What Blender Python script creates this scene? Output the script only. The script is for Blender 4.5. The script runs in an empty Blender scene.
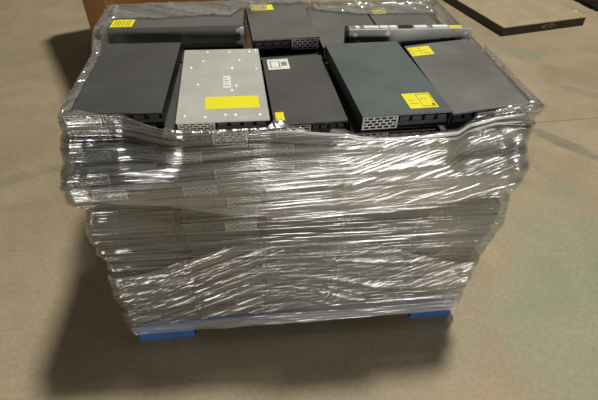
import bpy, bmesh, math, random
from mathutils import Vector, Matrix, Euler, noise
R = math.radians
random.seed(7)
scn = bpy.context.scene
COL = scn.collection

# ------------------------------------------------------------------ helpers
def tag(o, label=None, cat=None, group=None, kind=None):
    if label: o['label'] = label
    if cat: o['category'] = cat
    if group: o['group'] = group
    if kind: o['kind'] = kind
    return o

def empty(name, loc=(0, 0, 0), rot=(0, 0, 0)):
    o = bpy.data.objects.new(name, None)
    COL.objects.link(o)
    o.location = loc
    o.rotation_euler = rot
    o.empty_display_size = .05
    return o

def add_box(bm, x0, x1, y0, y1, z0, z1):
    v = [bm.verts.new((x, y, z)) for z in (z0, z1) for y in (y0, y1) for x in (x0, x1)]
    for f in ((0, 2, 3, 1), (4, 5, 7, 6), (0, 1, 5, 4), (2, 6, 7, 3), (0, 4, 6, 2), (1, 3, 7, 5)):
        bm.faces.new([v[i] for i in f])

def add_cyl(bm, c, r, h, n=14, axis='Z', r2=None):
    m = Matrix.Translation(c)
    if axis == 'Y': m = m @ Matrix.Rotation(R(90), 4, 'X')
    if axis == 'X': m = m @ Matrix.Rotation(R(90), 4, 'Y')
    bmesh.ops.create_cone(bm, cap_ends=True, segments=n, radius1=r, radius2=r if r2 is None else r2, depth=h, matrix=m)

def mesh_of(bm, name, mats, bevel=0, smooth=False):
    if bevel:
        bmesh.ops.bevel(bm, geom=list(bm.edges), offset=bevel, segments=2, affect='EDGES', profile=.6, clamp_overlap=True)
    bmesh.ops.recalc_face_normals(bm, faces=list(bm.faces))
    me = bpy.data.meshes.new(name)
    bm.to_mesh(me)
    bm.free()
    for m in (mats if isinstance(mats, (list, tuple)) else [mats]):
        me.materials.append(m)
    if smooth:
        for p in me.polygons: p.use_smooth = True
    return me

def link(name, me, parent=None, loc=(0, 0, 0), rot=(0, 0, 0)):
    o = bpy.data.objects.new(name, me)
    COL.objects.link(o)
    o.parent = parent
    o.location = loc
    o.rotation_euler = rot
    return o

def copy_tree(o, parent=None):
    c = o.copy()
    COL.objects.link(c)
    c.parent = parent
    for ch in o.children:
        copy_tree(ch, c)
    return c

# ------------------------------------------------------------------ materials
class NT:
    def __init__(s, name):
        s.m = bpy.data.materials.new(name)
        s.m.use_nodes = True
        s.t = s.m.node_tree
        s.n = s.t.nodes
        s.b = s.n['Principled BSDF']
        s.out = s.n['Material Output']
    def node(s, typ, **kw):
        nd = s.n.new(typ)
        for k, v in kw.items():
            if k.startswith('i_'):
                nd.inputs[k[2:].replace('_', ' ')].default_value = v
            else:
                setattr(nd, k, v)
        return nd
    def ln(s, a, b): s.t.links.new(a, b)
    def ramp(s, src, stops):
        r = s.node('ShaderNodeValToRGB')
        els = r.color_ramp.elements
        while len(els) < len(stops): els.new(.5)
        for e, (p, c) in zip(els, stops):
            e.position = p
            e.color = (c, c, c, 1) if isinstance(c, (int, float)) else (*c, 1)
        s.ln(src, r.inputs[0])
        return r
    def math(s, op, a, b=None, clamp=False):
        nd = s.node('ShaderNodeMath', operation=op, use_clamp=clamp)
        for i, v in enumerate((a, b)):
            if v is None: continue
            if isinstance(v, (int, float)): nd.inputs[i].default_value = v
            else: s.ln(v, nd.inputs[i])
        return nd.outputs[0]
    def mix(s, fac, a, b):
        nd = s.node('ShaderNodeMix', data_type='RGBA')
        for sock, v in ((nd.inputs[0], fac), (nd.inputs[6], a), (nd.inputs[7], b)):
            if isinstance(v, (int, float)): sock.default_value = v
            elif isinstance(v, tuple): sock.default_value = (*v, 1)
            else: s.ln(v, sock)
        return nd.outputs[2]

def srgb(r, g, b):
    f = lambda c: (c / 255 / 12.92) if c / 255 <= .04045 else ((c / 255 + .055) / 1.055) ** 2.4
    return (f(r), f(g), f(b))

def plain(name, col, rough=.5, metal=0., var=.12, scale=14., bump=0., spec=.5, smudge=.0):
    k = NT(name)
    tc = k.node('ShaderNodeTexCoord')
    nz = k.node('ShaderNodeTexNoise', i_Scale=scale, i_Detail=5.)
    k.ln(tc.outputs['Object'], nz.inputs['Vector'])
    r = k.ramp(nz.outputs['Fac'], [(.3, tuple(c * (1 - var) for c in col)), (.7, tuple(min(1, c * (1 + var)) for c in col))])
    k.ln(r.outputs[0], k.b.inputs['Base Color'])
    rr = k.ramp(nz.outputs['Fac'], [(.3, max(.03, rough - smudge)), (.75, min(1, rough + smudge))])
    k.ln(rr.outputs[0], k.b.inputs['Roughness'])
    k.b.inputs['Metallic'].default_value = metal
    k.b.inputs['Specular IOR Level'].default_value = spec
    if bump:
        bp = k.node('ShaderNodeBump', i_Strength=bump, i_Distance=.002)
        k.ln(nz.outputs['Fac'], bp.inputs['Height'])
        k.ln(bp.outputs[0], k.b.inputs['Normal'])
    return k.m

def lid_mat(name, col, rough=.42, metal=.55):
    """painted sheet metal with handling smudges and thin scratches"""
    k = NT(name)
    tc = k.node('ShaderNodeTexCoord')
    oi = k.node('ShaderNodeObjectInfo')
    add = k.node('ShaderNodeVectorMath', operation='MULTIPLY_ADD')
    k.ln(oi.outputs['Random'], add.inputs[0])
    add.inputs[1].default_value = (7, 3, 5)
    k.ln(tc.outputs['Object'], add.inputs[2])
    nz = k.node('ShaderNodeTexNoise', i_Scale=5., i_Detail=6., i_Roughness=.62)
    k.ln(add.outputs[0], nz.inputs['Vector'])
    fine = k.node('ShaderNodeTexNoise', i_Scale=160., i_Detail=2.)
    k.ln(add.outputs[0], fine.inputs['Vector'])
    sc = k.node('ShaderNodeTexVoronoi', feature='DISTANCE_TO_EDGE', i_Scale=5.5)
    k.ln(add.outputs[0], sc.inputs['Vector'])
    dn = k.node('ShaderNodeTexNoise', i_Scale=9., i_Detail=2.)
    k.ln(add.outputs[0], dn.inputs['Vector'])
    scr = k.ramp(sc.outputs['Distance'], [(0., .55), (.006, 0.)])
    msk = k.ramp(dn.outputs['Fac'], [(.58, 0.), (.66, 1.)])
    scf = k.math('MULTIPLY', scr.outputs[0], msk.outputs[0])
    base = k.ramp(nz.outputs['Fac'], [(.25, tuple(c * .9 for c in col)), (.75, tuple(c * 1.12 for c in col))])
    c2 = k.mix(k.math('MULTIPLY', fine.outputs['Fac'], .18), base.outputs[0], tuple(min(1, c * 1.5) for c in col))
    c3 = k.mix(scf, c2, tuple(min(1, c * 2.4 + .04) for c in col))
    k.ln(c3, k.b.inputs['Base Color'])
    rr = k.ramp(nz.outputs['Fac'], [(.2, rough - .06), (.8, rough + .1)])
    k.ln(rr.outputs[0], k.b.inputs['Roughness'])
    k.b.inputs['Metallic'].default_value = metal
    return k.m

M = {}
M['lid_grey'] = lid_mat('grey painted sheet metal', srgb(114, 114, 109))
M['lid_blue'] = lid_mat('blue grey painted sheet metal', srgb(98, 107, 107))
M['lid_dark'] = lid_mat('dark grey painted sheet metal', srgb(92, 92, 89))
M['lid_light'] = lid_mat('warm grey painted sheet metal', srgb(117, 115, 108))
M['silver'] = lid_mat('bare galvanised sheet', srgb(188, 188, 180), .45, .35)
M['black'] = plain('black metal', (.012, .0115, .011), .45, 0, .2)
M['grey_side'] = plain('matt grey side', srgb(124, 124, 120), .6, 0, .06, 8)
M['rear'] = plain('dull dark sheet', srgb(34, 32, 29), .5, .2, .25, 20)
M['board'] = plain('dark circuit board edge', (.02, .021, .024), .5, 0, .5, 90)
M['grille'] = plain('bright zinc grille', srgb(178, 178, 172), .38, .35, .1, 60, smudge=.08)
M['screw'] = plain('bright screw', srgb(236, 235, 228), .28, .3)
M['yellow'] = plain('yellow sticker', srgb(234, 224, 18), .55, 0, .03)
M['white'] = plain('white sticker', srgb(226, 226, 218), .55, 0, .04)
M['ink'] = plain('black ink', (.02, .02, .02), .6)
M['ink_soft'] = plain('faded ink', srgb(140, 132, 30), .6)
M['ink_grey'] = plain('grey ink', srgb(130, 130, 124), .6)
M['blue'] = plain('blue painted wood', srgb(34, 70, 122), .6, 0, .2, 30, .5)
M['cardboard'] = plain('brown cardboard', srgb(178, 128, 72), .85, 0, .06, 30, .2)
M['card_edge'] = plain('pale cardboard sheet', srgb(150, 128, 92), .85, 0, .1, 30, .2)
M['deck_tan'] = plain('dusty tan deck plate', srgb(164, 148, 120), .6, 0, .1, 9)
M['skirt'] = plain('black rubber skirt', srgb(38, 34, 28), .5, 0, .25, 12)
M['scuff'] = plain('pale scuff', srgb(120, 108, 92), .6, 0, .3, 60)
M['orange'] = plain('orange paint', srgb(170, 92, 30), .5, 0, .25, 30)
M['gold'] = plain('brass contact strip', srgb(150, 110, 40), .4, .5)
M['paper'] = plain('white paper', srgb(235, 235, 225), .8, 0, .03)
M['module'] = lid_mat('bright brushed sheet', srgb(158, 158, 156), .36, .6)
M['wall'] = plain('painted block wall', srgb(150, 145, 135), .8, 0, .06, 3)
M['lamp_body'] = plain('lamp housing', srgb(120, 120, 120), .5)

def floor_material():
    k = NT('worn concrete')
    tc = k.node('ShaderNodeTexCoord')
    P = tc.outputs['Object']
    big = k.node('ShaderNodeTexNoise', i_Scale=.9, i_Detail=4., i_Roughness=.55)
    mid = k.node('ShaderNodeTexNoise', i_Scale=3.4, i_Detail=6., i_Roughness=.6, i_Distortion=.6)
    fine = k.node('ShaderNodeTexNoise', i_Scale=55., i_Detail=5., i_Roughness=.65)
    for n in (big, mid, fine): k.ln(P, n.inputs['Vector'])
    tan = srgb(166, 150, 123)
    tan2 = srgb(153, 139, 112)
    green = srgb(148, 148, 119)
    base = k.mix(k.ramp(big.outputs['Fac'], [(.4, 0.), (.6, 1.)]).outputs[0], tan, tan2)
    # worn-off coating: greenish areas, with their own ragged outline
    def blob(cx, cy, rx, ry, rot=0., edge=.35, wob=.6):
        mp = k.node('ShaderNodeMapping', vector_type='TEXTURE')
        mp.inputs['Location'].default_value = (cx, cy, 0)
        mp.inputs['Rotation'].default_value = (0, 0, R(rot))
        mp.inputs['Scale'].default_value = (rx, ry, 1)
        k.ln(P, mp.inputs['Vector'])
        ln = k.node('ShaderNodeVectorMath', operation='LENGTH')
        k.ln(mp.outputs[0], ln.inputs[0])
        d = k.math('ADD', ln.outputs['Value'], k.math('MULTIPLY', k.math('SUBTRACT', mid.outputs['Fac'], .5), wob * 3))
        return k.ramp(d, [(1 - edge, 1.), (1., 0.)]).outputs[0]
    g = blob(1.35, -.35, .85, .8, 20, .5, .8)
    c = k.mix(k.math('MULTIPLY', g, 1.), base, green)
    for (cx, cy, rx, ry, rot, col, a) in (
            (1.75, 2.1, .28, .13, -8, srgb(140, 142, 118), .7),
            (1.62, .78, .32, .055, -50, srgb(128, 122, 104), .75),
            (2.0, 1.45, .2, .06, -40, srgb(135, 128, 106), .6),
            (.86, -.06, .1, .16, 30, srgb(172, 153, 122), .5),
            (1.12, -.62, .3, .25, 10, srgb(152, 151, 124), .6),
            (.62, -.78, .22, .16, 0, srgb(168, 148, 118), .5),
            (-1.5, .5, .3, .05, 25, srgb(138, 132, 100), .6),
            (-1.35, .25, .45, .05, 15, srgb(146, 130, 100), .5),
            (-1.9, 1.2, .5, .12, 10, srgb(150, 134, 104), .5),
            (-2.2, 2.2, .7, .3, 0, srgb(150, 138, 108), .6)):
        c = k.mix(k.math('MULTIPLY', blob(cx, cy, rx, ry, rot), a), c, col)
    speck = k.ramp(fine.outputs['Fac'], [(.35, .86), (.65, 1.06)])
    mul = k.node('ShaderNodeMix', data_type='RGBA', blend_type='MULTIPLY')
    mul.inputs[0].default_value = 1.
    k.ln(c, mul.inputs[6]); k.ln(speck.outputs[0], mul.inputs[7])
    m2 = k.ramp(mid.outputs['Fac'], [(.3, .9), (.7, 1.07)])
    mul2 = k.node('ShaderNodeMix', data_type='RGBA', blend_type='MULTIPLY')
    mul2.inputs[0].default_value = 1.
    k.ln(mul.outputs[2], mul2.inputs[6]); k.ln(m2.outputs[0], mul2.inputs[7])
    # a saw-cut joint in the slab
    sep = k.node('ShaderNodeSeparateXYZ'); k.ln(P, sep.inputs[0])
    line = k.math('SUBTRACT', sep.outputs['Y'], k.math('ADD', k.math('MULTIPLY', sep.outputs['X'], .141), .828))
    wob = k.math('ADD', line, k.math('MULTIPLY', k.math('SUBTRACT', mid.outputs['Fac'], .5), .02))
    dist = k.math('ABSOLUTE', wob)
    near = k.ramp(dist, [(0., .75), (.006, 0.)])
    right = k.ramp(sep.outputs['X'], [(.5, 0.), (.6, 1.)])
    c5 = k.mix(k.math('MULTIPLY', near.outputs[0], right.outputs[0]), mul2.outputs[2], srgb(92, 80, 62))
    k.ln(c5, k.b.inputs['Base Color'])
    rr = k.ramp(mid.outputs['Fac'], [(.3, .48), (.7, .68)])
    k.ln(rr.outputs[0], k.b.inputs['Roughness'])
    k.b.inputs['Specular IOR Level'].default_value = .35
    bp = k.node('ShaderNodeBump', i_Strength=.12, i_Distance=.004)
    k.ln(fine.outputs['Fac'], bp.inputs['Height'])
    k.ln(bp.outputs[0], k.b.inputs['Normal'])
    return k.m

def film_material(name, ang, haze_lo, haze_hi, gloss=1., fine=95., creased=.8, crumple=.02, depth=.0065):
    """clear stretch film: see-through, hazy where it doubles up, glossy on stretch creases.  UV = metres along the wrap, metres up"""
    k = NT(name)
    k.n.remove(k.b)
    uv = k.node('ShaderNodeUVMap', uv_map='wrap')
    mp = k.node('ShaderNodeMapping')
    mp.inputs['Rotation'].default_value = (0, 0, R(ang))
    k.ln(uv.outputs[0], mp.inputs['Vector'])
    def streak(sx, sy, det=3., dist=0., off=0.):
        m = k.node('ShaderNodeMapping')
        m.inputs['Scale'].default_value = (sx, sy, 1)
        m.inputs['Location'].default_value = (off, off * 1.7, 0)
        k.ln(mp.outputs[0], m.inputs['Vector'])
        n = k.node('ShaderNodeTexNoise', noise_dimensions='2D', i_Scale=1., i_Detail=det, i_Roughness=.6, i_Distortion=dist)
        k.ln(m.outputs[0], n.inputs['Vector'])
        return n.outputs['Fac']
    s1 = streak(1.5, fine, 2., .04)
    s2 = streak(.8, fine * .3, 2.5, .1, 3.)
    s3 = streak(3., fine * 1.9, 1., .03, 7.)
    cr = streak(14., 42., 3., .2, 11.)
    h = k.math('ADD', k.math('MULTIPLY', s1, .6), k.math('MULTIPLY', s2, 1.3))
    h = k.math('ADD', h, k.math('MULTIPLY', s3, .25))
    h = k.math('ADD', h, k.math('MULTIPLY', cr, crumple))
    bp = k.node('ShaderNodeBump', i_Strength=creased, i_Distance=depth)
    k.ln(h, bp.inputs['Height'])
    at = k.node('ShaderNodeAttribute', attribute_name='plies')   # how many layers of film lie here
    hz = k.ramp(k.math('ADD', k.math('MULTIPLY', s1, .55), k.math('MULTIPLY', s2, .45)), [(.36, haze_lo), (.64, haze_hi)])
    thick = k.math('MULTIPLY', k.math('MAXIMUM', k.math('SUBTRACT', at.outputs['Fac'], 1.), 0.), .32)
    haze = k.math('ADD', k.math('MULTIPLY', hz.outputs[0], at.outputs['Fac']), thick, True)
    tr = k.node('ShaderNodeBsdfTransparent'); tr.inputs[0].default_value = (.93, .935, .93, 1)
    df = k.node('ShaderNodeBsdfDiffuse'); df.inputs[0].default_value = (.74, .74, .71, 1)
    tl = k.node('ShaderNodeBsdfTranslucent'); tl.inputs[0].default_value = (.7, .7, .67, 1)
    k.ln(bp.outputs[0], df.inputs['Normal'])
    scat = k.node('ShaderNodeMixShader'); scat.inputs[0].default_value = .35
    k.ln(df.outputs[0], scat.inputs[1]); k.ln(tl.outputs[0], scat.inputs[2])
    body = k.node('ShaderNodeMixShader')
    k.ln(haze, body.inputs[0]); k.ln(tr.outputs[0], body.inputs[1]); k.ln(scat.outputs[0], body.inputs[2])
    gl = k.node('ShaderNodeBsdfGlossy', i_Roughness=.12)
    gl.inputs[0].default_value = (1, 1, .98, 1)
    k.ln(bp.outputs[0], gl.inputs['Normal'])
    fr = k.node('ShaderNodeFresnel', i_IOR=1.55)
    k.ln(bp.outputs[0], fr.inputs['Normal'])
    ff = k.math('MULTIPLY', k.math('ADD', fr.outputs[0], .045), gloss)
    ff = k.math('MINIMUM', ff, .6)
    fin = k.node('ShaderNodeMixShader')
    k.ln(ff, fin.inputs[0]); k.ln(body.outputs[0], fin.inputs[1]); k.ln(gl.outputs[0], fin.inputs[2])
    k.ln(fin.outputs[0], k.out.inputs['Surface'])
    return k.m

# ------------------------------------------------------------------ the setting
bm = bmesh.new()
add_box(bm, -9, 9, -9, 9, -.15, 0)
fl = link('floor', mesh_of(bm, 'floor', floor_material()))
tag(fl, 'worn tan concrete warehouse floor with greenish patches', 'floor', kind='structure')
bm = bmesh.new()
add_box(bm, -9, 9, 9, 9.2, 0, 9)
tag(link('wall_back', mesh_of(bm, 'wall_back', M['wall'])), 'pale painted warehouse wall far behind the pallet', 'wall', kind='structure')

# ------------------------------------------------------------------ pallet frame of reference
YAW = R(5.5)
CY, SY = math.cos(YAW), math.sin(YAW)
def W(u, v, z=0.):           # pallet coordinates (along the front, into the depth) to the room
    return Vector((u * CY - v * SY, u * SY + v * CY, z))
UL, UR, VF, VB = -.664, .570, -.481, .475

# pallet: two blue runners under a deck of boards
pal = empty('pallet', W((UL + UR) / 2, 0, 0), (0, 0, YAW))
tag(pal, 'blue painted wooden pallet under the wrapped stack of servers', 'pallet')
hw = (UR - UL) / 2
for (a, b) in ((-hw + .005, -hw + .215), (hw - .17, hw - .005)):
    bm = bmesh.new(); add_box(bm, a, b, VF + .004, VB, 0, .092)
    tag(link('runner', mesh_of(bm, 'runner', M['blue'], .004), pal), 'blue painted runner')
for i in range(7):
    y = VF + .002 + i * (VB - VF - .1) / 6
    bm = bmesh.new(); add_box(bm, -hw + .006, hw - .006, y, y + .1, .0925, .114)
    link('deck_board', mesh_of(bm, 'deck_board', M['blue'], .003), pal)

# ------------------------------------------------------------------ server units
UW, UD, UH = .232, .455, .0435
def unit_meshes(w, d, h, side):
    """side -1: grille at the left end of the front, +1: at the right end"""
    out = {}
    x0, x1, y0, y1 = -w / 2, w / 2, -d / 2, d / 2
    bm = bmesh.new()
    add_box(bm, x0 + .001, x1 - .001, y0 + .022, y1, .0005, h - .002)      # closed body
    add_box(bm, x0, x0 + .0022, y0, y1, 0, h - .002)                       # side cheeks
    add_box(bm, x1 - .0022, x1, y0, y1, 0, h - .002)
    add_box(bm, x0 + .0022, x1 - .0022, y0, y0 + .022, 0, .002)            # bottom lip
    out['chassis'] = mesh_of(bm, 'chassis', M['black'])
    bm = bmesh.new()
    add_box(bm, x0 - .0008, x1 + .0008, y0 - .0012, y1, h - .0018, h)
    add_box(bm, x0 - .0008, x1 + .0008, y0 - .0012, y0 - .0002, h - .0052, h - .0018)
    out['lid'] = mesh_of(bm, 'lid', M['lid_grey'])
    # perforated plate: rows of staggered slots
    gx0, gx1 = (x0 + .003, x0 + .1) if side < 0 else (x1 - .1, x1 - .003)
    bm = bmesh.new()
    zt, zb = h - .0054, .0022
    rows, cols = 4, 5
    rail = .0028
    rh = (zt - zb - rail * (rows + 1)) / rows
    for r in range(rows + 1):
        z = zb + r * (rh + rail)
        add_box(bm, gx0, gx1, y0 + .0004, y0 + .0018, z, z + rail)
    pitch = (gx1 - gx0 - .004) / cols
    for r in range(rows):
        z = zb + rail + r * (rh + rail)
        off = (.5 if r % 2 else 0) * pitch
        xs = [gx0] + [gx0 + off + c * pitch for c in range(cols + 1)] + [gx1 - .004]
        for x in sorted(set(round(v, 5) for v in xs)):
            if gx0 - 1e-6 <= x <= gx1 - .0039:
                add_box(bm, x, x + .0046, y0 + .0004, y0 + .0018, z, z + rh)
    out['vent_grille'] = mesh_of(bm, 'vent_grille', M['grille'])
    # dark connector side
    px0, px1 = (x0 + .104, x1 - .004) if side < 0 else (x0 + .004, x1 - .104)
    bm = bmesh.new()
    add_box(bm, px0, px1, y0 + .010, y0 + .0215, .003, h * .34)
    n = 4
    for i in range(n):
        xx = px0 + (px1 - px0) * (i + .12) / n
        add_box(bm, xx, xx + (px1 - px0) / n * .7, y0 + .006, y0 + .0215, h * .42, h * .72)
    out['connector_panel'] = mesh_of(bm, 'connector_panel', M['board'])
    return out

def rear_meshes(w, d, h):
    """the same server lying with its plain dark back to the front"""
    x0, x1, y0, y1 = -w / 2, w / 2, -d / 2, d / 2
    out = {'lid': MSL(w, d, h)}
    bm = bmesh.new()
    add_box(bm, x0, x1, y0 + .002, y1, 0, h - .002)
    out['chassis'] = mesh_of(bm, 'chassis', M['black'])
    bm = bmesh.new()
    for q in range(4):
        add_box(bm, x0 + .006, x1 - .006, y0 + .0004, y0 + .0019, .003 + q * .0092, .0095 + q * .0092)
    out['rear_plate'] = mesh_of(bm, 'rear_plate', M['rear'])
    return out
def MSL(w, d, h):
    bm = bmesh.new()
    add_box(bm, -w / 2 - .0008, w / 2 + .0008, -d / 2 - .0006, d / 2, h - .0018, h)
    return mesh_of(bm, 'lid', M['lid_dark'])

MS = {-1: unit_meshes(UW, UD, UH, -1), 1: unit_meshes(UW, UD, UH, 1)}
MS[0] = rear_meshes(UW, UD, UH)
LIDS = {}
def lid_mesh(base, mk):
    if (base.name, mk) not in LIDS:
        m = base.copy(); m.materials.clear(); m.materials.append(M[mk]); LIDS[(base.name, mk)] = m
    return LIDS[(base.name, mk)]

def make_unit(ms, lid):
    u = empty('server_unit')
    link('chassis', ms['chassis'], u)
    link('lid', lid_mesh(ms['lid'], lid), u)
    for part in ('vent_grille', 'connector_panel', 'rear_plate'):
        if part in ms: link(part, ms[part], u)
    return u

def sticker(u, x0, x1, y0, y1, h, mat, prints=(), label=None, skew=0):
    bm = bmesh.new(); add_box(bm, x0, x1, y0, y1, h, h + .0005)
    s = link('sticker', mesh_of(bm, 'sticker', mat), u)
    if label: s['label'] = label
    for (mk, rects) in prints:
        for (a, b, c, d) in rects:
            X = lambda t: x0 + (x1 - x0) * t
            Y = lambda t: y0 + (y1 - y0) * t
            bm = bmesh.new()
            add_box(bm, X(a), X(b), Y(c), Y(d), h + .0005, h + .0007)
            link('printed_mark', mesh_of(bm, 'printed_mark', M[mk]), s)
    return s

COLUMN = ['at the left end of the wrapped stack', 'in the column below the silver topped server',
          'in the column below the white labelled server', 'in the column below the raised server with outlined yellow sticker',
          'in the column at the right end of the wrapped stack']
ORD = ['topmost', 'second', 'third', 'fourth', 'fifth', 'sixth', 'seventh', 'eighth', 'ninth', 'tenth', 'eleventh', 'twelfth',
       'thirteenth', 'fourteenth', 'fifteenth', 'sixteenth']

# top units, each resting loose at its own angle: (front-left top corner, yaw, roll, width, depth, lid, grille side)
def corner_matrix(x, y, z, yaw, pit, rol):
    return Matrix.Translation((x, y, z)) @ Matrix.Rotation(R(yaw), 4, 'Z') @ Matrix.Rotation(R(pit), 4, 'X') @ Matrix.Rotation(R(rol), 4, 'Y')
TOPS = {   # name: corner x y z, yaw, pitch, roll, width, depth, lid, side, height
    'A': (-.646, -.437, .940, 4.5, 0, .5, .27, .47, 'lid_dark', -1, .0435),
    'B': (-.323, -.485, .945, 7.6, -.6, 2.0, .246, .47, 'silver', -1, .036),
    'C': (-.066, -.440, .907, 8.0, -.3, 0, .204, .438, 'lid_dark', -1, .0435),
    'D': (.168, -.470, .954, 9.6, 0, 1.6, .252, .474, 'lid_blue', -1, .046),
    'E': (-.163, .079, .936, 9.0, -1.0, .8, .239, .425, 'lid_light', 1, .046),
    'G': (.431, -.400, .922, 8.0, .6, -3.4, .228, .45, 'lid_grey', 1, .0435),
    'I': (.087, .075, .910, 8.0, -.3, 0, .238, .385, 'lid_grey', -1, .0435),
    'J': (.333, .108, .908, 8.0, -.3, 0, .238, .375, 'lid_grey', 1, .0435),
}
TOPM = {}
ROOT = {}
for n, (x, y, z, yw, pt, rl, w, d, lid, sd, h) in TOPS.items():
    m = corner_matrix(x, y, z, yw, pt, rl)
    ms = unit_meshes(w, d, h, sd)
    u = make_unit(ms, lid)
    u.matrix_world = m @ Matrix.Translation((w / 2, d / 2, -h))
    ROOT[n] = u
    TOPM[n] = (m.copy(), w, d, h)
tag(ROOT['A'], 'dark topped server at the front left corner of the stack, clear of other stickers', 'server')
tag(ROOT['B'], 'silver topped server with many screws and a wide yellow strip', 'server')
tag(ROOT['C'], 'low dark grey server with white label at back and small yellow square in front', 'server')
tag(ROOT['D'], 'raised blue grey server tilted over its neighbours with outlined yellow sticker', 'server')
tag(ROOT['E'], 'warm grey server at back centre, its front grille on the right end', 'server')
tag(ROOT['G'], 'grey server at the right end with a plain yellow sticker near its back', 'server')
tag(ROOT['I'], 'grey server under film, lying just right of the back centre server', 'server')
tag(ROOT['J'], 'grey server under film at back right corner with torn yellow sticker', 'server')
for n in ROOT: ROOT[n]['group'] = 'loose servers lying on top of the wrapped stack'
ROOT['B'].children[1]['label'] = 'bare silver lid'

# B: screws, strip and label;  lid overhangs its chassis
w, d, h = TOPS['B'][6], TOPS['B'][7], TOPS['B'][10]
for (fx, fy) in ((.08, .06), (.30, .04), (.52, .06), (.63, .055), (.90, .05), (.6, .36), (.66, .42), (.62, .68), (.93, .66), (.72, .8), (.87, .95),
                 (.96, .97), (.6, .95), (.2, .45), (.25, .8), (.3, .95), (.1, .7)):
    bm = bmesh.new()
    bmesh.ops.create_uvsphere(bm, u_segments=14, v_segments=8, radius=.0066,
                              matrix=Matrix.Translation((-w / 2 + fx * w, -d / 2 + fy * d, h)) @ Matrix.Diagonal((1, 1, .5, 1)))
    link('screw', mesh_of(bm, 'screw', M['screw'], smooth=True), ROOT['B'])
sticker(ROOT['B'], -w * .2, w * .41, -d / 2 + .062, -d / 2 + .132, h, M['yellow'], (), 'blank yellow strip')
sticker(ROOT['B'], w * .01, w * .10, -d / 2 + .185, -d / 2 + .265, h, M['white'], [('ink_grey', [(.15, .85, .15, .2), (.15, .6, .35, .4), (.15, .8, .55, .6), (.15, .5, .75, .8)])], 'small white label')
# C
w, d, h = TOPS['C'][6], TOPS['C'][7], TOPS['C'][10]
sticker(ROOT['C'], -w * .43, -w * .08, d / 2 - .092, d / 2 - .014, h, M['white'], [('ink', [(.12, .16, .15, .85), (.53, .57, .15, .85)]), ('ink_grey', [(.16, .53, .8, .84), (.16, .53, .16, .2), (.64, .9, .3, .7)])], 'white label with black bars')
sticker(ROOT['C'], -w * .47, -w * .35, -d / 2 + .022, -d / 2 + .068, h, M['yellow'], (), 'small yellow square')
# D
w, d, h = TOPS['D'][6], TOPS['D'][7], TOPS['D'][10]
sticker(ROOT['D'], w * .06, w * .385, -d / 2 + .022, -d / 2 + .105, h, M['yellow'],
        [('ink', [(.48, .95, .90, .925), (.48, .95, .10, .125), (.48, .495, .1, .92), (.935, .95, .1, .92), (.84, .91, .14, .27)]),
         ('ink_soft', [(.1, .4, .3, .33), (.1, .3, .5, .53), (.55, .8, .6, .63)])], 'yellow sticker with black outlined box')
# G
w, d, h = TOPS['G'][6], TOPS['G'][7], TOPS['G'][10]
sticker(ROOT['G'], -w * .485, -w * .15, d / 2 - .085, d / 2 - .018, h, M['yellow'],
        [('ink_soft', [(.1, .13, .1, .9), (.46, .49, .3, .9), (.55, .9, .2, .25), (.55, .8, .5, .55), (.2, .4, .5, .55)])], 'yellow sticker with faded print')
# E
w, d, h = TOPS['E'][6], TOPS['E'][7], TOPS['E'][10]
sticker(ROOT['E'], -w * .42, -w * .04, d / 2 - .115, d / 2 - .045, h, M['yellow'],
        [('ink_soft', [(.08, .12, .2, .8), (.12, .3, .7, .76), (.45, .6, .3, .38), (.55, .6, .4, .8), (.7, .73, .2, .7)])], 'yellow sticker with faded print')
# J : torn yellow sticker
w, d, h = TOPS['J'][6], TOPS['J'][7], TOPS['J'][10]
sticker(ROOT['J'], -w * .42, -w * .18, d / 2 - .065, d / 2 - .018, h, M['yellow'], [('ink_soft', [(.1, .3, .4, .6), (.45, .6, .2, .7), (.75, .9, .5, .8)])], 'torn yellow sticker')

# K: deep chassis lying crosswise at the back left
KM = Matrix.Translation((-.703, .146, .950)) @ Matrix.Rotation(R(4.0), 4, 'Z')
kw, kd, kh = .496, .228, .082
k_ = empty('wide_chassis'); k_.matrix_world = KM @ Matrix.Translation((kw / 2, kd / 2, -kh))
tag(k_, 'wide dark chassis lying crosswise at back left under film, striped yellow sticker', 'chassis')
bm = bmesh.new(); add_box(bm, -kw / 2, kw / 2, -kd / 2, kd / 2, 0, kh - .002)
link('chassis', mesh_of(bm, 'chassis', M['grey_side'], .002), k_)
bm = bmesh.new(); add_box(bm, -kw / 2 - .001, kw / 2 + .001, -kd / 2 - .001, kd / 2, kh - .0019, kh)
link('lid', mesh_of(bm, 'lid', M['lid_grey']), k_)
bm = bmesh.new()
add_box(bm, kw / 2 - .012, kw / 2 + .004, -kd / 2 - .012, -kd / 2 - .0012, .012, kh - .006)
add_box(bm, kw / 2 - .026, kw / 2 - .012, -kd / 2 - .004, -kd / 2 - .0012, .012, .026)
add_box(bm, kw / 2 - .026, kw / 2 - .012, -kd / 2 - .004, -kd / 2 - .0012, kh - .026, kh - .012)
link('bracket', mesh_of(bm, 'bracket', M['screw'], .001), k_)
sticker(k_, -kw / 2 + .012, -kw / 2 + .092, -kd / 2 + .012, -kd / 2 + .085, kh, M['yellow'],
        [('ink_soft', [(t, t + .05, .15, .85) for t in (.12, .25, .37, .52, .68, .8)])], 'yellow sticker with stripes')
TOPM['K'] = (KM.copy(), kw, kd, kh)

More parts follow.
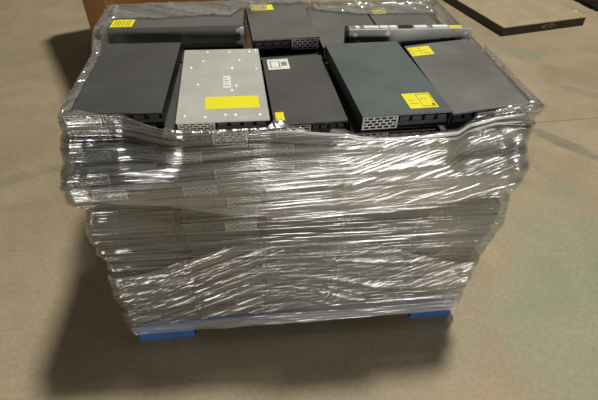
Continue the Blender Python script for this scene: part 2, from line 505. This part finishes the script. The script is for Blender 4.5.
# H: narrow module laid across the back right servers
hwid, hdep, hhei = .452, .034, .056
h_ = empty('narrow_module', (.164, .084, .914), (0, R(.3), R(2.6)))
tag(h_, 'long narrow grey module laid across the back right servers, white labels along its top', 'module')
bm = bmesh.new(); add_box(bm, .012, hwid, 0, hdep, 0, hhei)
link('body', mesh_of(bm, 'body', M['module'], .0015), h_)
bm = bmesh.new(); add_box(bm, 0, .0118, -.001, hdep, 0, hhei + .001)
link('end_cap', mesh_of(bm, 'end_cap', M['black'], .001), h_)
for (x, z, r) in ((.034, .036, .0085), (.047, .012, .006), (.150, .041, .0085), (.43, .04, .005)):
    bm = bmesh.new(); add_cyl(bm, (x, -.0008, z), r, .002, 18, 'Y')
    add_cyl(bm, (x, -.0022, z), r * .55, .0016, 6, 'Y')
    link('screw', mesh_of(bm, 'screw', M['screw']), h_)
for (a, b) in ((.035, .05), (.065, .118), (.122, .152), (.156, .182), (.245, .29), (.25, .28), (.31, .365)):
    bm = bmesh.new(); add_box(bm, a, b, .006 if a != .25 else .02, .026, hhei + .0001, hhei + .004)
    link('connector', mesh_of(bm, 'connector', M['white']), h_)['label'] = 'white connector on top'
bm = bmesh.new()
for i in range(5): add_box(bm, .19 + i * .0098, .1975 + i * .0098, .005, .024, hhei + .0001, hhei + .006)
link('connector_row', mesh_of(bm, 'connector_row', M['black']), h_)
sticker(h_, .372, .415, .005, .027, hhei + .0002, M['yellow'], [('ink_soft', [(.1, .9, .3, .4)])], 'yellow sticker')
bm = bmesh.new(); add_box(bm, .345, .398, -.0008, .001, .012, .022)
sl = link('slot', mesh_of(bm, 'slot', M['ink']), h_)
bm = bmesh.new(); add_box(bm, .35, .385, -.0014, -.0009, .0145, .0195)
link('contact_strip', mesh_of(bm, 'contact_strip', M['gold']), sl)

# the layers below: five columns in front, five behind
SHIFT_L = [(.05, -.678), (.28, -.676), (.36, -.673), (.475, -.671), (.50, -.688), (.60, -.690), (.70, -.662), (.72, -.708), (.77, -.706), (.82, -.698), (.90, -.692), (.95, -.694), (1.1, -.69)]
SHIFT_R = [(.0, .585), (.17, .585), (.24, .588), (.35, .597), (.40, .612), (.45, .625), (.52, .640), (.60, .628), (.67, .613), (.70, .632), (.76, .632), (.82, .612), (.88, .612), (.92, .640), (.95, .648), (1.1, .64)]
def smooth_step(x, a, b):
    t = max(0., min(1., (x - a) / (b - a)))
    return t * t * (3 - 2 * t)
def interp_soft(tab, x):
    if x <= tab[0][0]: return tab[0][1]
    for (a, va), (b, vb) in zip(tab, tab[1:]):
        if x <= b: return va + (vb - va) * smooth_step(x, a, b)
    return tab[-1][1]
def recess(tu, z):
    """how far the front of the stack steps back near its top, from the left end (0) to the right end (1)"""
    return interp_soft([(0, .098), (.11, .096), (.265, .026), (.42, .026), (.605, -.004), (.81, -.004), (.86, .030), (1, .024)], tu) * smooth_step(z, .74, .905)
def interp(tab, z):
    if z <= tab[0][0]: return tab[0][1]
    for (a, va), (b, vb) in zip(tab, tab[1:]):
        if z <= b: return va + (vb - va) * (z - a) / (b - a)
    return tab[-1][1]

ZB = .1145
NL = 16
bottoms = {'A': 0, 'B': 0, 'C': 0, 'D': 0, 'G': 0, 'E': 0, 'I': 0, 'J': 0}
for n, (m, w, d, h) in TOPM.items():
    bottoms[n] = min((m @ Vector((a, b, -h))).z for a in (0, w) for b in (0, d))
under_front = [bottoms[c] for c in 'ABCDG']
under_back = [bottoms['K'], bottoms['K'], bottoms['E'], bottoms['I'], bottoms['J']]
protos = {}
def place(side, lid, m):
    if (side, lid) not in protos:
        u = make_unit(MS[side], lid); protos[(side, lid)] = u
    else:
        u = copy_tree(protos[(side, lid)])
    u.matrix_world = m
    return u
SIDES = [[-1, -1, -1, -1, 1, 1, -1, 1, -1, 1, 1, -1, 1, -1, 1, -1], [1, -1, 1, -1, -1, 1, 1, -1, 1, -1, 1, -1, -1, 1, -1, 1]]
for row in (0, 1):
    for c in range(5):
        top = (under_front if row == 0 else under_back)[c] - .0015
        n = NL if top - ZB > NL * .0445 else NL - 1
        pitch = (top - ZB) / n
        for k in range(n):
            z = ZB + k * pitch
            zc = z + UH / 2
            lo = max(interp(SHIFT_L, z), interp(SHIFT_L, z + UH)) + .016
            hi = min(interp(SHIFT_R, z), interp(SHIFT_R, z + UH)) - .016
            step = (hi - lo - UW - .004) / 4
            u = lo + .002 + UW / 2 + c * step + random.uniform(-.0006, .0006)
            v = (-.476 + UD / 2 + random.uniform(.002, .014) + max(recess((c + q) / 5, z + UH) for q in (.03, .3, .6, .97))) if row == 0 else (.010 + UD / 2 + random.uniform(-.002, .005) + (.09 if c < 2 else .058 if c < 3 else .032) * (z > .74))
            yw = YAW + R(random.uniform(-.1, .1))
            p = W(u, v, z)
            depth = n - k                                   # 1 = directly under the top unit
            if c == 0: side = -1 if depth < 5 else SIDES[0][depth % 16]
            elif c == 1: side = 1 if depth % 2 else -1
            else: side = random.choice((-1, 1))
            if row == 0 and z < .65 and random.random() > .10: side = 0
            lid = random.choice(('lid_grey', 'lid_dark', 'lid_blue')) if side else 'lid_dark'
            if k == n - 1: lid = 'lid_dark'
            o = place(side, lid, Matrix.Translation(p) @ Matrix.Rotation(yw, 4, 'Z'))
            if row == 0:
                tag(o, f'wrapped server, {ORD[depth] if depth < 16 else "bottom"} one down {COLUMN[c]}', 'server', 'servers under the film on the front of the stack')
            else:
                tag(o, 'server packed in the back half of the wrapped stack, hidden behind the front columns', 'server', 'servers hidden at the back of the stack')

# ------------------------------------------------------------------ stretch film
def top_height(x, y):
    best = .885
    P = Vector((x, y, 0))
    for n, (m, w, d, h) in TOPM.items():
        q = m.inverted() @ Vector((x, y, m.translation.z))
        if -.012 <= q.x <= w + .012 and -.012 <= q.y <= d + .012:
            zt = (m @ Vector((q.x, q.y, 0))).z
            best = max(best, zt)
    q = h_.matrix_world.inverted() @ Vector((x, y, .95))
    return best

bpy.context.view_layer.update()
def mod_height(x, y):
    z = top_height(x, y)
    dx, dy = x - .164, y - .084
    if -.005 < dx < .440 and -.02 < dy < .075: z = max(z, .980)
    return z

def rounded_loop(n, r=.022):
    """points (side coordinate tu in 0..1, tv in 0..1, outward normal, s) around the footprint, starting at the back left and going front"""
    WU, WV = 1.27, .97
    segs = [('L', WV - 2 * r), ('c', r * math.pi / 2), ('F', WU - 2 * r), ('c', r * math.pi / 2), ('R', WV - 2 * r), ('c', r * math.pi / 2), ('B', WU - 2 * r), ('c', r * math.pi / 2)]
    tot = sum(l for _, l in segs)
    pts = []
    for i in range(n):
        s = tot * i / n
        q = s
        for j, (t, l) in enumerate(segs):
            if q <= l: break
            q -= l
        f = q / l
        a = f * math.pi / 2
        ru, rv = r / WU, r / WV
        if t == 'L': p, nn = (0, 1 - rv - f * (1 - 2 * rv)), (-1, 0)
        elif t == 'F': p, nn = (ru + f * (1 - 2 * ru), 0), (0, -1)
        elif t == 'R': p, nn = (1, rv + f * (1 - 2 * rv)), (1, 0)
        elif t == 'B': p, nn = (1 - ru - f * (1 - 2 * ru), 1), (0, 1)
        else:
            cx, cy, a0 = {1: (ru, rv, math.pi), 3: (1 - ru, rv, 1.5 * math.pi), 5: (1 - ru, 1 - rv, 0), 7: (ru, 1 - rv, .5 * math.pi)}[j]
            nn = (math.cos(a0 + a), math.sin(a0 + a))
            p = (cx + ru * nn[0], cy + rv * nn[1])
        pts.append((p, nn, s))
    return pts, tot

NS = 620
LOOP, TOT = rounded_loop(NS)
def fade(x, a, b):
    t = max(0., min(1., (x - a) / (b - a)))
    return t * t * (3 - 2 * t)

FRONT_TOP = [(-.70, .936), (-.46, .932), (-.41, .926), (-.36, .916), (-.33, .913), (-.12, .913), (-.07, .914), (.08, .912), (.125, .900), (.30, .901), (.38, .903), (.44, .909), (.50, .928), (.60, .938), (.66, .94)]
def z_top(p, nn):
    tu, tv = p
    u = -.67 + tu * 1.29
    zf = interp(FRONT_TOP, u)
    if tv <= .0001 or (nn[1] < -.5): return zf
    # sides and back: just under the tops that stand there
    zl = .915 + .04 * fade(tv, .55, .72)
    zr = .925 + .0 * tv
    if nn[0] < -.5: return zf + (zl - zf) * fade(tv, .05, .2)
    if nn[0] > .5: return zf + (zr - zf) * fade(tv, .03, .2)
    zb = .955 if tu < .42 else .945
    return zb + (.925 - zb) * fade(tu, .42, .6)

def z_bot(p, nn):
    tu, tv = p
    if nn[1] < -.5: return .070 - .008 * fade(tu, 0, .5)
    if nn[1] > .5: return .05
    return .06

def shell(p, nn, s, z, extra=0., rough=1.):
    """a point of the film wall: p in the footprint, height z"""
    tu, tv = p
    ul, ur = interp(SHIFT_L, z), interp(SHIFT_R, z)
    ul -= .030 * fade(tv, .45, .65) * fade(z, .82, .92)
    vf = VF - .012 - .005 * fade(z, .5, .64) * (1 - fade(z, .78, .86)) + recess(tu, z)
    vt = interp([(0, .458), (.355, .462), (.385, .540), (.58, .540), (.63, .505), (.75, .50), (1, .488)], tu)
    vb = VB + .035 + .075 * fade(z, .66, .74)
    vb += (vt - vb) * fade(z, .86, .915)
    u = ul + (ur - ul) * tu
    v = vf + (vb - vf) * tv
    slope = .16 * (1 - fade(z, .2, .55)) * (1 - fade(tu, .3, .8)) + .05
    zz = z - slope * s
    r1 = 1 - abs(noise.noise(Vector((s * .7, zz * 24, 1.)))) * 2
    r2 = noise.noise(Vector((s * 1.3, zz * 52, 5.)))
    corner = max(0, 1 - min(abs(tu - 0) + abs(tv), abs(tu - 1) + abs(tv), abs(tu) + abs(tv - 1), abs(tu - 1) + abs(tv - 1)) / .09)
    r4 = noise.noise(Vector((u * 34, v * 34, z * 30)))
    r5 = noise.noise(Vector((u * 9, v * 9, z * 16 + 3)))
    off = .0035 * r1 + .0022 * r2 + corner * (.004 * r4 + .006 * r5)
    off = max(off, -.006) * rough + extra
    return W(u + nn[0] * off, v + nn[1] * off, z)

def film_mesh(name, rows, mat, closed=True):
    """rows: list of rows of (Vector, s, zlike, plies)"""
    me = bpy.data.meshes.new(name)
    nr, nc = len(rows), len(rows[0])
    verts = [q[0] for r in rows for q in r]
    faces = []
    for i in range(nr - 1):
        for j in range(nc - 1):
            a = i * nc + j
            faces.append((a, a + 1, a + nc + 1, a + nc))
    me.from_pydata(verts, [], faces)
    uv = me.uv_layers.new(name='wrap')
    flat = [q for r in rows for q in r]
    for l in me.loops:
        q = flat[l.vertex_index]
        uv.data[l.index].uv = (q[1], q[2])
    at = me.attributes.new('plies', 'FLOAT', 'POINT')
    at.data.foreach_set('value', [q[3] for q in flat])
    me.materials.append(mat)
    for p in me.polygons: p.use_smooth = True
    me.update()
    return me

LOOPC = LOOP + [(LOOP[0][0], LOOP[0][1], TOT)]
S_FRONT = .926 + .035      # where the front face starts along the wrap

FM = film_material('stretch film', 1.0, .03, .24, 1.8, 95., 1., .01)
FM2 = film_material('stretch film, upper turns', -2.0, .06, .28, 1.8, 85., 1., .01)
FM3 = film_material('stretch film, slanting turns', -24., .0, .20, 2.0, 75., 1., .01, .011)
FMT = film_material('stretch film, loose top edge', 35., .10, .42, 1.6, 45., 1., .5)

wrap = empty('stretch_wrap', W(0, 0, .0), (0, 0, 0))
tag(wrap, 'clear stretch film wound round the stack of servers, creased and shiny', 'plastic wrap')

UPPER_EDGE = [(0, .752), (.2, .693), (.47, .615), (.80, .633), (1, .69)]
def plies_at(p, nn, s, z):
    tu = p[0]
    a = .55 + .60 * fade(tu, .30, .58)                           # more turns cling over the middle and right
    d = interp(UPPER_EDGE, tu) - z
    a -= .42 * fade(d, -.004, .004) * (1 - fade(d, .045, .09))    # thin strip just under the upper turns
    a -= .35 * fade(z, .35, .37) * (1 - fade(z, .41, .43)) * fade(tu, .62, .8)
    a += .8 * (1 - fade(z, .105, .14))
    return max(.12, a)

NZ = 170
rows = []
for i in range(NZ + 1):
    t = i / NZ
    row = []
    for (p, nn, s) in LOOPC:
        zb, zt = z_bot(p, nn) + .004 * noise.noise(Vector((s * 6, 0, 2))), z_top(p, nn)
        z = zb + (zt - zb) * t
        row.append((shell(p, nn, s % TOT, z, 0, 1 - .6 * fade(t, .97, 1.)), s, z, plies_at(p, nn, s, z)))
    rows.append(row)
link('film_sheet', film_mesh('film_sheet', rows, FM), wrap).location = -wrap.location

def band(name, mat, lo, hi, extra, ply):
    nz = 60
    rows = []
    for i in range(nz + 1):
        t = i / nz
        row = []
        for (p, nn, s) in LOOPC:
            a, b = lo(p, s), hi(p, s)
            z = a + (b - a) * t
            e = extra
            row.append((shell(p, nn, s % TOT, z, e), s, z, ply * (.6 + .5 * fade(p[0], .25, .6))))
        rows.append(row)
    o = link(name, film_mesh(name, rows, mat), wrap)
    o.location = -wrap.location
wv = lambda s, k, a: a * noise.noise(Vector((s * k, 3.3, 1.2)))
ztf = {}
band('film_band', FM2, lambda p, s: interp(UPPER_EDGE, p[0]) + wv(s, 5, .006), lambda p, s: .872 + wv(s, 4, .012) , .0075, .8)
band('film_band', FM3, lambda p, s: .12 + .10 * p[0] + wv(s, 3, .02), lambda p, s: .40 + .12 * fade(p[0], 0, .4) - .18 * fade(p[0], .5, 1) + wv(s, 3, .02), .0075, .8)

part = [q for q in LOOPC if (q[1][1] < -.2 and q[0][0] > .55) or (q[1][0] > .2 and q[0][1] < .5)]
FM4 = film_material('stretch film, slanting folds', -20., .0, .26, 1.9, 75., 1., .03)
rows = []
for i in range(61):
    t = i / 60
    row = []
    for (p, nn, s) in part:
        e = fade(p[0], .55, .75) * (1 - fade(p[1], .3, .5))
        z = .66 + (.89 - .66) * t
        row.append((shell(p, nn, s, z, .012), s, z, +.05 + .8 * e * fade(t, 0, .15) * (1 - fade(t, .85, 1))))
    rows.append(row)
link('film_band', film_mesh('film_band', rows, FM4), wrap).location = -wrap.location

# loose upper edge of the film, folded in over the top
def flap_depth(p, nn):
    tu, tv = p
    base = .014
    if nn[1] < -.5:
        return .004 - .003 * fade(tu, .6, .64) * (1 - fade(tu, .82, .86)) + .012 * (1 - fade(tu, .05, .1)) + .016 * fade(tu, .42, .46) * (1 - fade(tu, .58, .61)) + .03 * fade(tu, .88, .97)
    if nn[0] < -.5:
        return .035 + .02 * fade(tv, .5, .8)
    if nn[0] > .5:
        return .030 - .027 * fade(tv, .40, .46) * (1 - fade(tv, .62, .70)) + .02 * fade(tv, .8, .9)
    if tu < .46: return .17 + .03 * noise.noise(Vector((tu * 9, 1, 1)))
    return .17 + (.07 - .17) * fade(tu, .38, .42) + .06 * fade(tu, .6, .75)

NF = 34
raw = []
for i in range(NF + 1):
    t = i / NF
    row = []
    for (p, nn, s) in LOOPC:
        zt = z_top(p, nn)
        e = shell(p, nn, s % TOT, zt, 0, .4)
        dpt = flap_depth(p, nn) * t
        # inward direction in the room
        d = W(-nn[0], -nn[1]) - W(0, 0)
        q = e + d * dpt
        row.append([q, s, zt + dpt, dpt])
    raw.append(row)
# drape: rest on whatever stands below, smoothed
nc = len(LOOPC)
H = [[0] * nc for _ in raw]
for i, row in enumerate(raw):
    for j, (q, s, zz, dpt) in enumerate(row):
        hh = max(mod_height(q.x + a, q.y + b) for a in (-.018, -.009, 0, .009, .018) for b in (-.018, -.009, 0, .009, .018))
        H[i][j] = hh + .005
lowH = [r[:] for r in H]
for it in range(6):
    N = [r[:] for r in H]
    for i in range(len(raw)):
        for j in range(nc):
            jm, jp = (j - 1) % (nc - 1), (j + 1) % (nc - 1)
            im, ip = max(0, i - 1), min(len(raw) - 1, i + 1)
            N[i][j] = max(lowH[i][j], (H[i][jm] + H[i][jp] + H[im][j] + H[ip][j]) / 4)
    H = N
rows = []
for i, row in enumerate(raw):
    out = []
    for j, (q, s, zz, dpt) in enumerate(row):
        k = fade(dpt, 0., .012)
        front = LOOPC[j][1][1] < -.5 and .14 < LOOPC[j][0][0] < .86
        wr = abs(noise.noise(Vector((q.x * 26, q.y * 26, 2.)))) * .010 + abs(noise.noise(Vector((q.x * 60, q.y * 60, 4.)))) * .005
        z = q.z * (1 - k) + (H[i][j] + wr) * k
        if front and .55 < LOOPC[j][0][0]: z = q.z
        elif H[i][j] > .91 and dpt > .0035 and not front: z = max(z, H[i][j])
        out.append((Vector((q.x, q.y, z)), s, zz, 1.0))
    rows.append(out)
fo = link('film_fold', film_mesh('film_fold', rows, FMT), wrap)
fo.location = -wrap.location
fo['label'] = 'loose film folded in over the top edge'

# bunched film edge along the front rim
def rope(pts, r, name, mat):
    bm = bmesh.new()
    rings = []
    n = 10
    for i, (P, s) in enumerate(pts):
        T = (pts[min(i + 1, len(pts) - 1)][0] - pts[max(i - 1, 0)][0]).normalized()
        up = Vector((0, 0, 1)); sd = T.cross(up).normalized(); up = sd.cross(T)
        e = math.sin(math.pi * i / (len(pts) - 1)) ** .4
        rr = r * e * (1 + .5 * noise.noise(Vector((s * 14, 2, 2))))
        rings.append([bm.verts.new(P + (sd * math.cos(a) * .7 + up * math.sin(a)) * max(.0006, rr * (1 + .35 * noise.noise(Vector((s * 10, a * 2, 7))))) ) for a in [2 * math.pi * q / n for q in range(n)]])
    for a, b in zip(rings, rings[1:]):
        for q in range(n):
            bm.faces.new((a[q], a[(q + 1) % n], b[(q + 1) % n], b[q]))
    bmesh.ops.recalc_face_normals(bm, faces=list(bm.faces))
    me = bpy.data.meshes.new(name); 
    uvl = bm.loops.layers.uv.new('wrap')
    for f in bm.faces:
        for l in f.loops: l[uvl].uv = (l.vert.co.x, l.vert.co.z)
    bm.to_mesh(me); bm.free()
    at = me.attributes.new('plies', 'FLOAT', 'POINT'); at.data.foreach_set('value', [1.6] * len(me.vertices))
    me.materials.append(mat)
    for p in me.polygons: p.use_smooth = True
    o = link(name, me, wrap); o.location = -wrap.location
    return o
FMR = film_material('stretch film, bunched edge', 3., .35, .7, 1.6, 110., .8)
def front_rim(u0, u1, dz, dv, wob):
    out = []
    n = 120
    uu = lambda u: (u - interp(SHIFT_L, .9)) / (interp(SHIFT_R, .9) - interp(SHIFT_L, .9))
    for i in range(n + 1):
        u = u0 + (u1 - u0) * i / n
        z = interp(FRONT_TOP, u) + dz + wob * noise.noise(Vector((u * 7, 8, dz * 100)))
        out.append((W(u, VF - .016 + dv + recess(uu(u), z), z), u))
    return out
rope(front_rim(-.14, .16, .0, -.004, .004), .0038, 'film_edge', FMR)
rope(front_rim(.08, .575, -.003, -.010, .008), .0062, 'film_edge', FMR)
rope(front_rim(.30, .575, -.022, -.009, .010), .0042, 'film_edge', FMR)

# cardboard sheet slipped between film and servers, low on the left
# ------------------------------------------------------------------ things behind
box = empty('cardboard_box', (-1.17, 1.36, 0), (0, 0, R(30)))
tag(box, 'large brown cardboard box standing on the floor behind the wrapped pallet', 'box')
bm = bmesh.new()
bw, bd, bh, th = 1.1, 1.14, 1.0, .008
add_box(bm, 0, bw, 0, th, 0, bh); add_box(bm, 0, bw, bd - th, bd, 0, bh)
add_box(bm, 0, th, th, bd - th, 0, bh); add_box(bm, bw - th, bw, th, bd - th, 0, bh)
add_box(bm, th, bw - th, th, bd - th, 0, th)
link('body', mesh_of(bm, 'body', M['cardboard'], .0015), box)
for (x0, x1, y0, y1, rx, ry) in ((0, bw, -.30, 0, 62, 0), (0, bw, bd, bd + .3, -62, 0)):
    bm = bmesh.new()
    add_box(bm, x0, x1, min(0, y0 - (0 if y0 < 0 else bd)), max(0, y1 - (0 if y0 < 0 else bd)), 0, .007)
    link('flap', mesh_of(bm, 'flap', M['cardboard'], .0015), box, (0, 0 if y0 < 0 else bd, bh + .001), (R(rx) if y0 < 0 else R(rx), 0, 0))

pf = empty('platform', (1.749, 2.442, 0), (0, 0, R(17.2)))
tag(pf, 'low flat platform with dusty tan deck and black sides on the concrete floor', 'platform')
pw, pd, ph = .867, 1.0, .08
bm = bmesh.new(); add_box(bm, .004, pw - .004, .004, pd - .004, 0, ph - .008)
link('base', mesh_of(bm, 'base', M['skirt'], .003), pf)
bm = bmesh.new(); add_box(bm, 0, pw, 0, pd, ph - .0079, ph)
link('deck_plate', mesh_of(bm, 'deck_plate', M['deck_tan'], .002), pf)
bm = bmesh.new()
rnd = random.Random(3)
for i in range(11):
    x = .36 + rnd.random() * .17; z = .026 + rnd.random() * .026; w_ = .012 + rnd.random() * .03
    add_box(bm, x, x + w_, .0022, .0045, z, z + .004 + rnd.random() * .008)
link('scuff_marks', mesh_of(bm, 'scuff_marks', M['scuff']), pf)['label'] = 'pale scuffs on the black side'

# machine at the far right corner: a dark wheeled base with orange covers
mc = empty('machine', (2.86, 3.05, 0), (0, 0, R(102)))
tag(mc, 'dark machine base with orange parts at the far corner beyond the platform', 'machine')
bm = bmesh.new(); add_box(bm, 0, 1.1, -.8, 0, .03, .13); add_box(bm, .02, 1.08, -.78, -.02, .13, .16)
link('base_frame', mesh_of(bm, 'base_frame', M['black'], .006), mc)
for (x, y) in ((.1, -.06), (.95, -.06), (.1, -.74), (.95, -.74)):
    bm = bmesh.new(); add_cyl(bm, (x, y, .035), .035, .04, 18, 'Y')
    link('wheel', mesh_of(bm, 'wheel', M['board'], .003), mc)
for (x0, x1, y0, y1, z0, z1) in ((.06, .22, .0005, .012, .085, .126), (.27, .36, .0005, .012, .09, .126), (.12, .34, -.16, -.05, .1605, .26), (.42, .64, -.3, -.08, .1605, .30), (.72, 1.0, -.5, -.1, .1605, .34), (.15, .6, -.7, -.36, .1605, .36)):
    bm = bmesh.new(); add_box(bm, x0, x1, y0, y1, z0, z1)
    link('cover', mesh_of(bm, 'cover', M['orange'], .008), mc)['label'] = 'orange cover'

bm = bmesh.new()
prs = [(-.03, -.02, .002), (.03, -.024, .004), (.045, .018, .012), (-.01, .026, .003), (-.045, .01, .008)]
top = [bm.verts.new((x, y, z + .002)) for x, y, z in prs]; bot = [bm.verts.new((x, y, z * .6)) for x, y, z in prs]
bm.faces.new(top); bm.faces.new(bot[::-1])
for i in range(5): bm.faces.new((top[i], bot[i], bot[(i + 1) % 5], top[(i + 1) % 5]))
sp = link('paper_scrap', mesh_of(bm, 'paper_scrap', M['paper']), None, (2.62, 3.03, .0005))
tag(sp, 'small white paper scrap on the floor between platform and machine', 'paper')

# ------------------------------------------------------------------ light: warehouse high bay lamps, plus low lights added for the film highlights
def lamp(x, y, z, size, power, aim, col=(1, .93, .82), sy=None):
    L = bpy.data.lights.new('high_bay_light', 'AREA')  # data name shared with the two added glint lights
    L.shape = 'DISK' if sy is None else 'RECTANGLE'
    L.size = size
    if sy: L.size_y = sy
    L.energy = power; L.color = col
    o = bpy.data.objects.new('high_bay_light', L); COL.objects.link(o)
    o.location = (x, y, z)
    o.rotation_euler = (Vector(aim) - Vector((x, y, z))).to_track_quat('-Z', 'Y').to_euler()
    return o
lamp(2.55, 2.4, 11.0, 1.2, 1200, (0, 0, 0), (1, .96, .89))
lamp(1.2, -5.0, 7.0, .5, 8, (0, 0, .5), (1, .95, .87))
lamp(-3.5, -5.5, 7.0, .6, 6, (0, 0, .5), (1, .95, .87))
lamp(5.0, -2.5, 7.0, .6, 10, (0, 0, .5), (1, .95, .87))
dl = lamp(2.2, -8.0, .97, 3.2, 290, (0, 0, .7), (1, .98, .95), 1.9)      # unseen light added low behind the camera for broad streaks on the film
dl.name = 'added_glint_light_right'
dr = lamp(-3.3, -7.6, 1.0, 1.6, 105, (0, 0, .5), (1, .98, .95), 1.9)           # another added light, low on the left, to catch the slanting creases
dr.name = 'added_glint_light_left'

wd = bpy.data.worlds.new('World'); scn.world = wd; wd.use_nodes = True
bg = wd.node_tree.nodes['Background']
bg.inputs[0].default_value = (1, .95, .88, 1); bg.inputs[1].default_value = .004

# ------------------------------------------------------------------ camera
cam = bpy.data.cameras.new('camera'); co = bpy.data.objects.new('camera', cam); COL.objects.link(co)
co.location = (0, -1.55, 1.6)
co.rotation_euler = (R(90 - 41), 0, 0)
cam.sensor_width = 36; cam.lens = 470 / 598 * 36
cam.clip_start = .05
scn.camera = co
vs = scn.view_settings
vs.view_transform = 'Standard'; vs.look = 'None'; vs.gamma = 1; vs.exposure = .05; vs.use_curve_mapping = False
